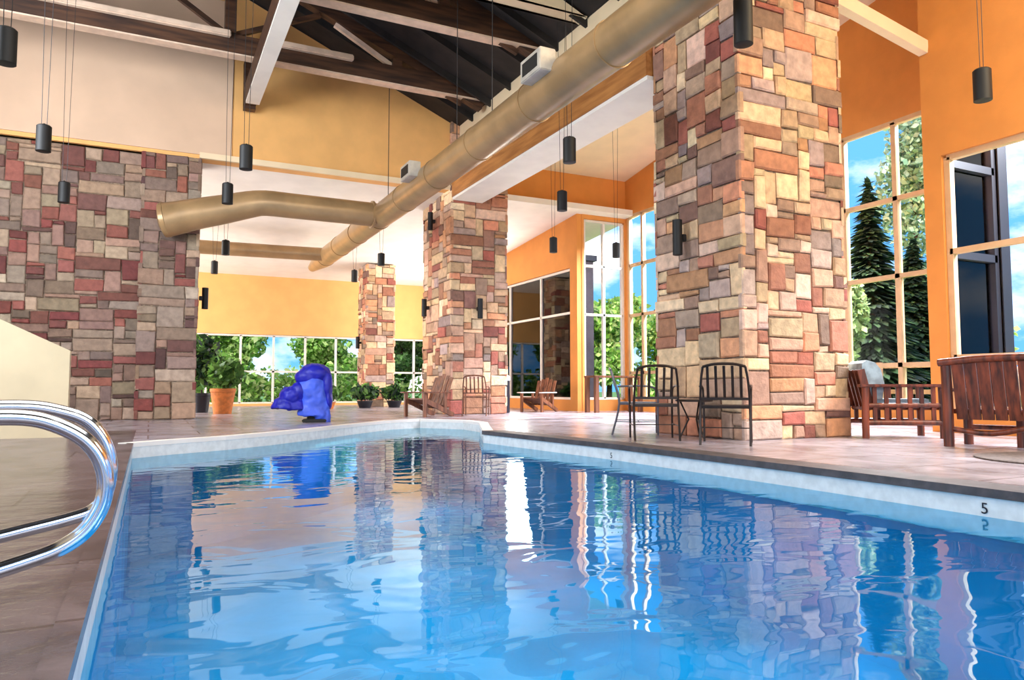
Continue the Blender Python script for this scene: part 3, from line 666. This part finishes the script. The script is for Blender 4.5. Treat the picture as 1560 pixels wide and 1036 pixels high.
def tree(x, y, h, w, cols, lab, seed, n=2600, size=.16, name='leafy_tree', low=.2):
    rnd = random.Random(seed)
    t = empty(name, (x, y, -.012), label=lab, cat='tree', group='trees outside the windows')
    MB().tube([(0, 0, 0), (.05, 0, h*.35), (0, .05, h*.8)], [.12, .09, .03], 8).build('trunk', M['bark'], t)
    bl = [((rnd.uniform(-.5, .5)*w, rnd.uniform(-.5, .5)*w, h*(low+(1-low)*rnd.random()*.85)), (w*rnd.uniform(.35, .6), w*rnd.uniform(.35, .6), h*rnd.uniform(.1, .2))) for _ in range(12)]
    leaves(bl, n, size, cols, seed).build('foliage', M['leaf'], t)
def conifer(x, y, h, w, lab, seed, n=6000, cols=G_D):
    rnd = random.Random(seed)
    t = empty('conifer', (x, y, -.012), label=lab, cat='tree', group='conifers outside the bay window')
    MB().tube([(0, 0, 0), (0, 0, h*.95)], [.14, .02], 8).build('trunk', M['bark'], t)
    mb = MB()
    for k in range(n):
        tt = 1-math.sqrt(rnd.random()); tier = (tt*14) % 1
        z = h*(.06+.94*tt); R = w*(1-tt)*(1-.45*tier)*rnd.uniform(.45, 1.0); a = rnd.uniform(0, 2*PI)
        p = Vector((R*math.cos(a), R*math.sin(a), max(.35, z-R*.25))); o = Vector((math.cos(a), math.sin(a), -.35)).normalized(); s = Vector((-math.sin(a), math.cos(a), rnd.uniform(-.4, .4))).normalized()
        q = rnd.uniform(.14, .3); bb = rnd.uniform(.7, 1.3)
        mb.add([p-o*q, p+s*q*.3, p+o*q, p-s*q*.3], [(0, 1, 2, 3)], lin(tuple(v*bb for v in rnd.choice(cols))))
    mb.build('foliage', M['leaf'], t)
# garden beyond the far windows
for i, (x, y, h, w, c, lab) in enumerate([
    (-.4, 31.2, 4.6, 1.5, G_M, 'mid green tree outside the leftmost garden window'),
    (3.1, 31.6, 4.4, 1.7, G_L, 'light green tree outside behind the blue covered lift, left side'),
    (6.6, 31.4, 4.4, 1.7, G_L, 'light green tree outside just left of the slim far column'),
    (9.9, 31.2, 4.4, 1.5, G_M, 'mid green tree outside between the far and middle columns'),
    (13.2, 31.8, 4.6, 1.6, G_L, 'light tree outside hidden mostly by the middle column'),
    (16.0, 24.0, 4.2, 1.5, G_L, 'light tree seen through the bright window left of the near column'),
    (19.4, 25.5, 5.0, 1.9, G_L, 'pale tree outside behind the bay window, near the column edge')]):
    tree(x, y, h, w, c, lab, 100+i, n=5200, size=.17, low=.05)
conifer(16.6, 12.8, 6.1, 1.7, 'dark pointed conifer left in the right bay window', 201)
conifer(19.9, 13.9, 5.0, 1.7, 'shorter dark conifer behind the central mullion of the bay window', 202)
tree(22.6, 15.7, 11, 1.2, [(150, 190, 160), (176, 206, 178), (120, 160, 120)], 'tall pale green tree rising to the top of the right bay window', 203, n=4200, size=.17, low=.25)
tree(18.6, 11.4, 2.4, 1.0, G_L, 'bright low shrub tree outside below the bay window', 205, n=1800, size=.12)
tree(14.1, 11.45, 3.4, .45, [(140, 170, 110), (170, 196, 140), (110, 140, 90)], 'slender green tree outside right beside the near column', 206, n=2200, size=.12, low=.05)
tree(24.0, 9.4, 5.0, 1.7, G_M, 'round tree outside seen through the window at the right edge', 207, n=1800, size=.2)
def hedge(x, y, lx, ly, h, lab, seed, cols=G_M):
    t = leaves([((0, 0, h*.5), (lx, ly, h*.5))], 2600, .16, cols, seed, shell=.2).build('hedge', M['leaf']); t.location = (x, y, -.23)
    tag(t, lab, 'hedge', kind='stuff')
hedge(4.5, 28.3, 6.5, .5, 1.7, 'low green hedge along the outside of the garden windows', 301, G_L)
hedge(17.7, 20.8, 3.5, .6, 1.5, 'light green hedge outside the window bay', 302, G_L)
hedge(18.0, 16.9, 1.2, 2.2, 1.5, 'green hedge beneath the conifers outside', 303, G_M)
def potted(x, y, lab, potm, r, hp, blobs, cols, seed, n=500, size=.13):
    t = empty('potted_plant', (x, y, 0), label=lab, cat='plant', group='potted plants around the far windows')
    MB().lathe([(r*.7, 0), (r*.95, hp*.85), (r, hp*.87), (r, hp), (r*.85, hp), (r*.8, hp-.04)], n=24).build('pot', potm, t, smooth=SA)
    MB().tube([(0, 0, hp-.05), (.02, 0, hp+.4)], .02, 6).build('stem', M['bark'], t)
    leaves(blobs, n, size, cols, seed, 2.4, .2).build('foliage', M['leaf'], t)
potted(1.2, 20.6, 'tall dark leafy plant in a dark pot by the stone pier', M['framed'], .24, .5, [((0, 0, 1.3), (.45, .4, .7))], G_D+G_M, 401, 700)
potted(1.62, 19.4, 'bushy plant in an orange terracotta pot left of the blue lift', M['terracotta'], .3, .62, [((.05, 0, 1.0), (.4, .35, .35))], G_M, 402)
potted(4.9, 22.6, 'low round green plant right of the blue lift', M['terracotta'], .2, .2, [((0, 0, .4), (.38, .35, .3))], G_M, 403)
potted(6.1, 22.9, 'dark green plant at the left foot of the slim far column', M['framed'], .25, .22, [((0, 0, .42), (.42, .3, .35))], G_D+G_M, 404)
potted(7.15, 23.2, 'dark green plant at the front foot of the slim far column', M['framed'], .25, .22, [((0, 0, .42), (.42, .3, .35))], G_D+G_M, 405)
potted(11.4, 12.9, 'leafy green plant in the bay beside the grey armchair', M['terracotta'], .25, .4, [((0, 0, 1.0), (.55, .5, .5))], G_L+G_M, 406, 800)

# ------------------------------------------------------------------ outside
gr = MB().box(-60, 12.0, 27.3, 90, -.1, -.03).box(12.25, 90, -40, 90, -.1, -.03).box(10.65, 12.25, -40, 6.84, -.1, -.03).box(-60, -5.5, -40, 27.3, -.1, -.03).box(-5.5, 10.65, -40, -6.25, -.1, -.03)
tag(gr.build('lawn', M['grass']), 'sunlit lawn outside the hall', 'lawn', kind='stuff')
bl = empty('neighbouring_building', (11.3, 22.4, 0), label='dark wing of the building seen through the white framed window', cat='building')
MB().box(.1, 3.0, 0, 5, 0, 5.2).build('wall', M['bldg'], bl)
MB().box(0, 3.1, -.1, 5.2, 5.2, 5.4).build('roof', M['framed'], bl)
for x in (.5, 1.6): MB().box(x, x+.8, -.03, 0, .9, 2.4).build('window', M['glassb'], bl)
f = MB()
for k in range(9): f.box(15.0, 15.1, 0+k*1.9, .1+k*1.9, -.03, 1.22)
f.box(15.1, 15.14, 0, 15.3, 1.08, 1.2).box(15.1, 15.14, 0, 15.3, .5, .6); tag(f.build('garden_fence', M['fence']), 'low brown rail fence outside the bay window', 'fence')
bo2 = blob([((0, 0, .5), (.6, .5, .5), 's'), ((.4, .1, .35), (.5, .4, .4), 's')], 'garden_boulder', M['rock'], None, .06, .15)
bo2.location = (13.7, 7.9, .06); tag(bo2, 'brown boulder outside seen above the log loveseat', 'boulder')

# ------------------------------------------------------------------ world, lights, camera
wd = bpy.data.worlds.new('World'); sc.world = wd; wd.use_nodes = True; nt = wd.node_tree
bg = nt.nodes['Background']; tc = nt.nodes.new('ShaderNodeTexCoord')
mp = nt.nodes.new('ShaderNodeMapping'); mp.inputs['Scale'].default_value = (2.2, 2.2, 4.5); mp.inputs['Location'].default_value = (1.3, .1, .9)
nz = nt.nodes.new('ShaderNodeTexNoise'); nz.inputs['Scale'].default_value = 1.6; nz.inputs['Detail'].default_value = 7; nz.inputs['Roughness'].default_value = .55
rp = nt.nodes.new('ShaderNodeValToRGB'); rp.color_ramp.elements[0].position = .49; rp.color_ramp.elements[1].position = .62
rp.color_ramp.elements[0].color = lin((96, 168, 236)); rp.color_ramp.elements[1].color = (1.25, 1.25, 1.25, 1)
nt.links.new(tc.outputs['Generated'], mp.inputs[0]); nt.links.new(mp.outputs[0], nz.inputs['Vector']); nt.links.new(nz.outputs['Fac'], rp.inputs['Fac'])
nt.links.new(rp.outputs['Color'], bg.inputs['Color']); bg.inputs['Strength'].default_value = 1.3
def light(kind, name, loc, energy, color=(1, 1, 1), rot=None, size=1, sy=None, **k):
    l = bpy.data.lights.new(name, kind); l.energy = energy; l.color = color
    if kind == 'AREA': l.shape = 'RECTANGLE'; l.size = size; l.size_y = sy or size
    elif kind == 'POINT': l.shadow_soft_size = size
    o = bpy.data.objects.new(name, l); COL.objects.link(o); o.location = loc
    if rot: o.rotation_euler = rot
    return o
s = light('SUN', 'sun', (0, 0, 20), 3.2, (1, .95, .86), (math.radians(46), 0, math.radians(-38))); s.data.angle = .02
light('AREA', 'entrance_daylight', (1.5, -5.6, 4.0), 560, (1, .96, .92), (math.radians(80), 0, 0), 9, 4.5)
light('AREA', 'hall_fill', (1.5, 3, 6.4), 260, (1, .93, .84), (0, 0, 0), 6, 7)  # added overhead fill for the hall, no fixture there
light('AREA', 'left_daylight', (-4.7, 9.5, 4.9), 820, (.86, .92, 1), (math.radians(94), 0, math.radians(-50)), 4, 3.5)
light('AREA', 'aisle_fill', (8.1, 1.2, 6.2), 330, (1, .78, .48), (math.radians(28), 0, 0), 2.5, 3.5)  # added warm fill for the column front and aisle walls, no fixture
light('AREA', 'bay_daylight', (14.4, 12, 7.7), 6500, (.93, .94, 1), (math.radians(60), 0, math.radians(90)), 9, 1.6)
light('AREA', 'side_daylight', (12.8, 2, 6.2), 2600, (.9, .94, 1), (math.radians(52), 0, math.radians(90)), 8, 2.5)
light('AREA', 'lounge_fill', (-4.9, 22, 2.6), 900, (1, .97, .94), (math.radians(95), 0, math.radians(-90)), 7, 3.2)  # added fill panel to brighten the lounge from the left
light('AREA', 'lounge_side_fill', (10.1, 22.5, 2.4), 420, (1, .96, .9), (math.radians(98), 0, math.radians(90)), 6, 3)  # added fill panel standing inside the lounge on its right side
light('AREA', 'pool_glow', (2.3, 3.4, -.24), 190, (.75, .95, 1), (0, 0, 0), 4.4, 12.4)  # added unseen panel below the surface to make the water glow
light('AREA', 'pool_glow', (3.6, 11.6, -.24), 36, (.75, .95, 1), (0, 0, 0), 2.4, 2.6)  # second added panel, for the curved far end
cam = bpy.data.cameras.new('Camera'); co = bpy.data.objects.new('Camera', cam); COL.objects.link(co)
cam.sensor_width = 36; cam.lens = 1120/1560*36; cam.clip_start = .05; cam.clip_end = 500
co.location = (0, 0, .65)
yaw = math.atan(552/math.hypot(1120, 72)); pit = math.atan(72/1120)
co.rotation_euler = (PI/2+pit, 0, -yaw)
sc.camera = co
vs = sc.view_settings; vs.view_transform = 'Standard'; vs.look = 'None'; vs.gamma = 1; vs.exposure = .45; vs.use_curve_mapping = False
sc.cycles.max_bounces = 8; sc.cycles.transparent_max_bounces = 12; sc.cycles.sample_clamp_indirect = 6
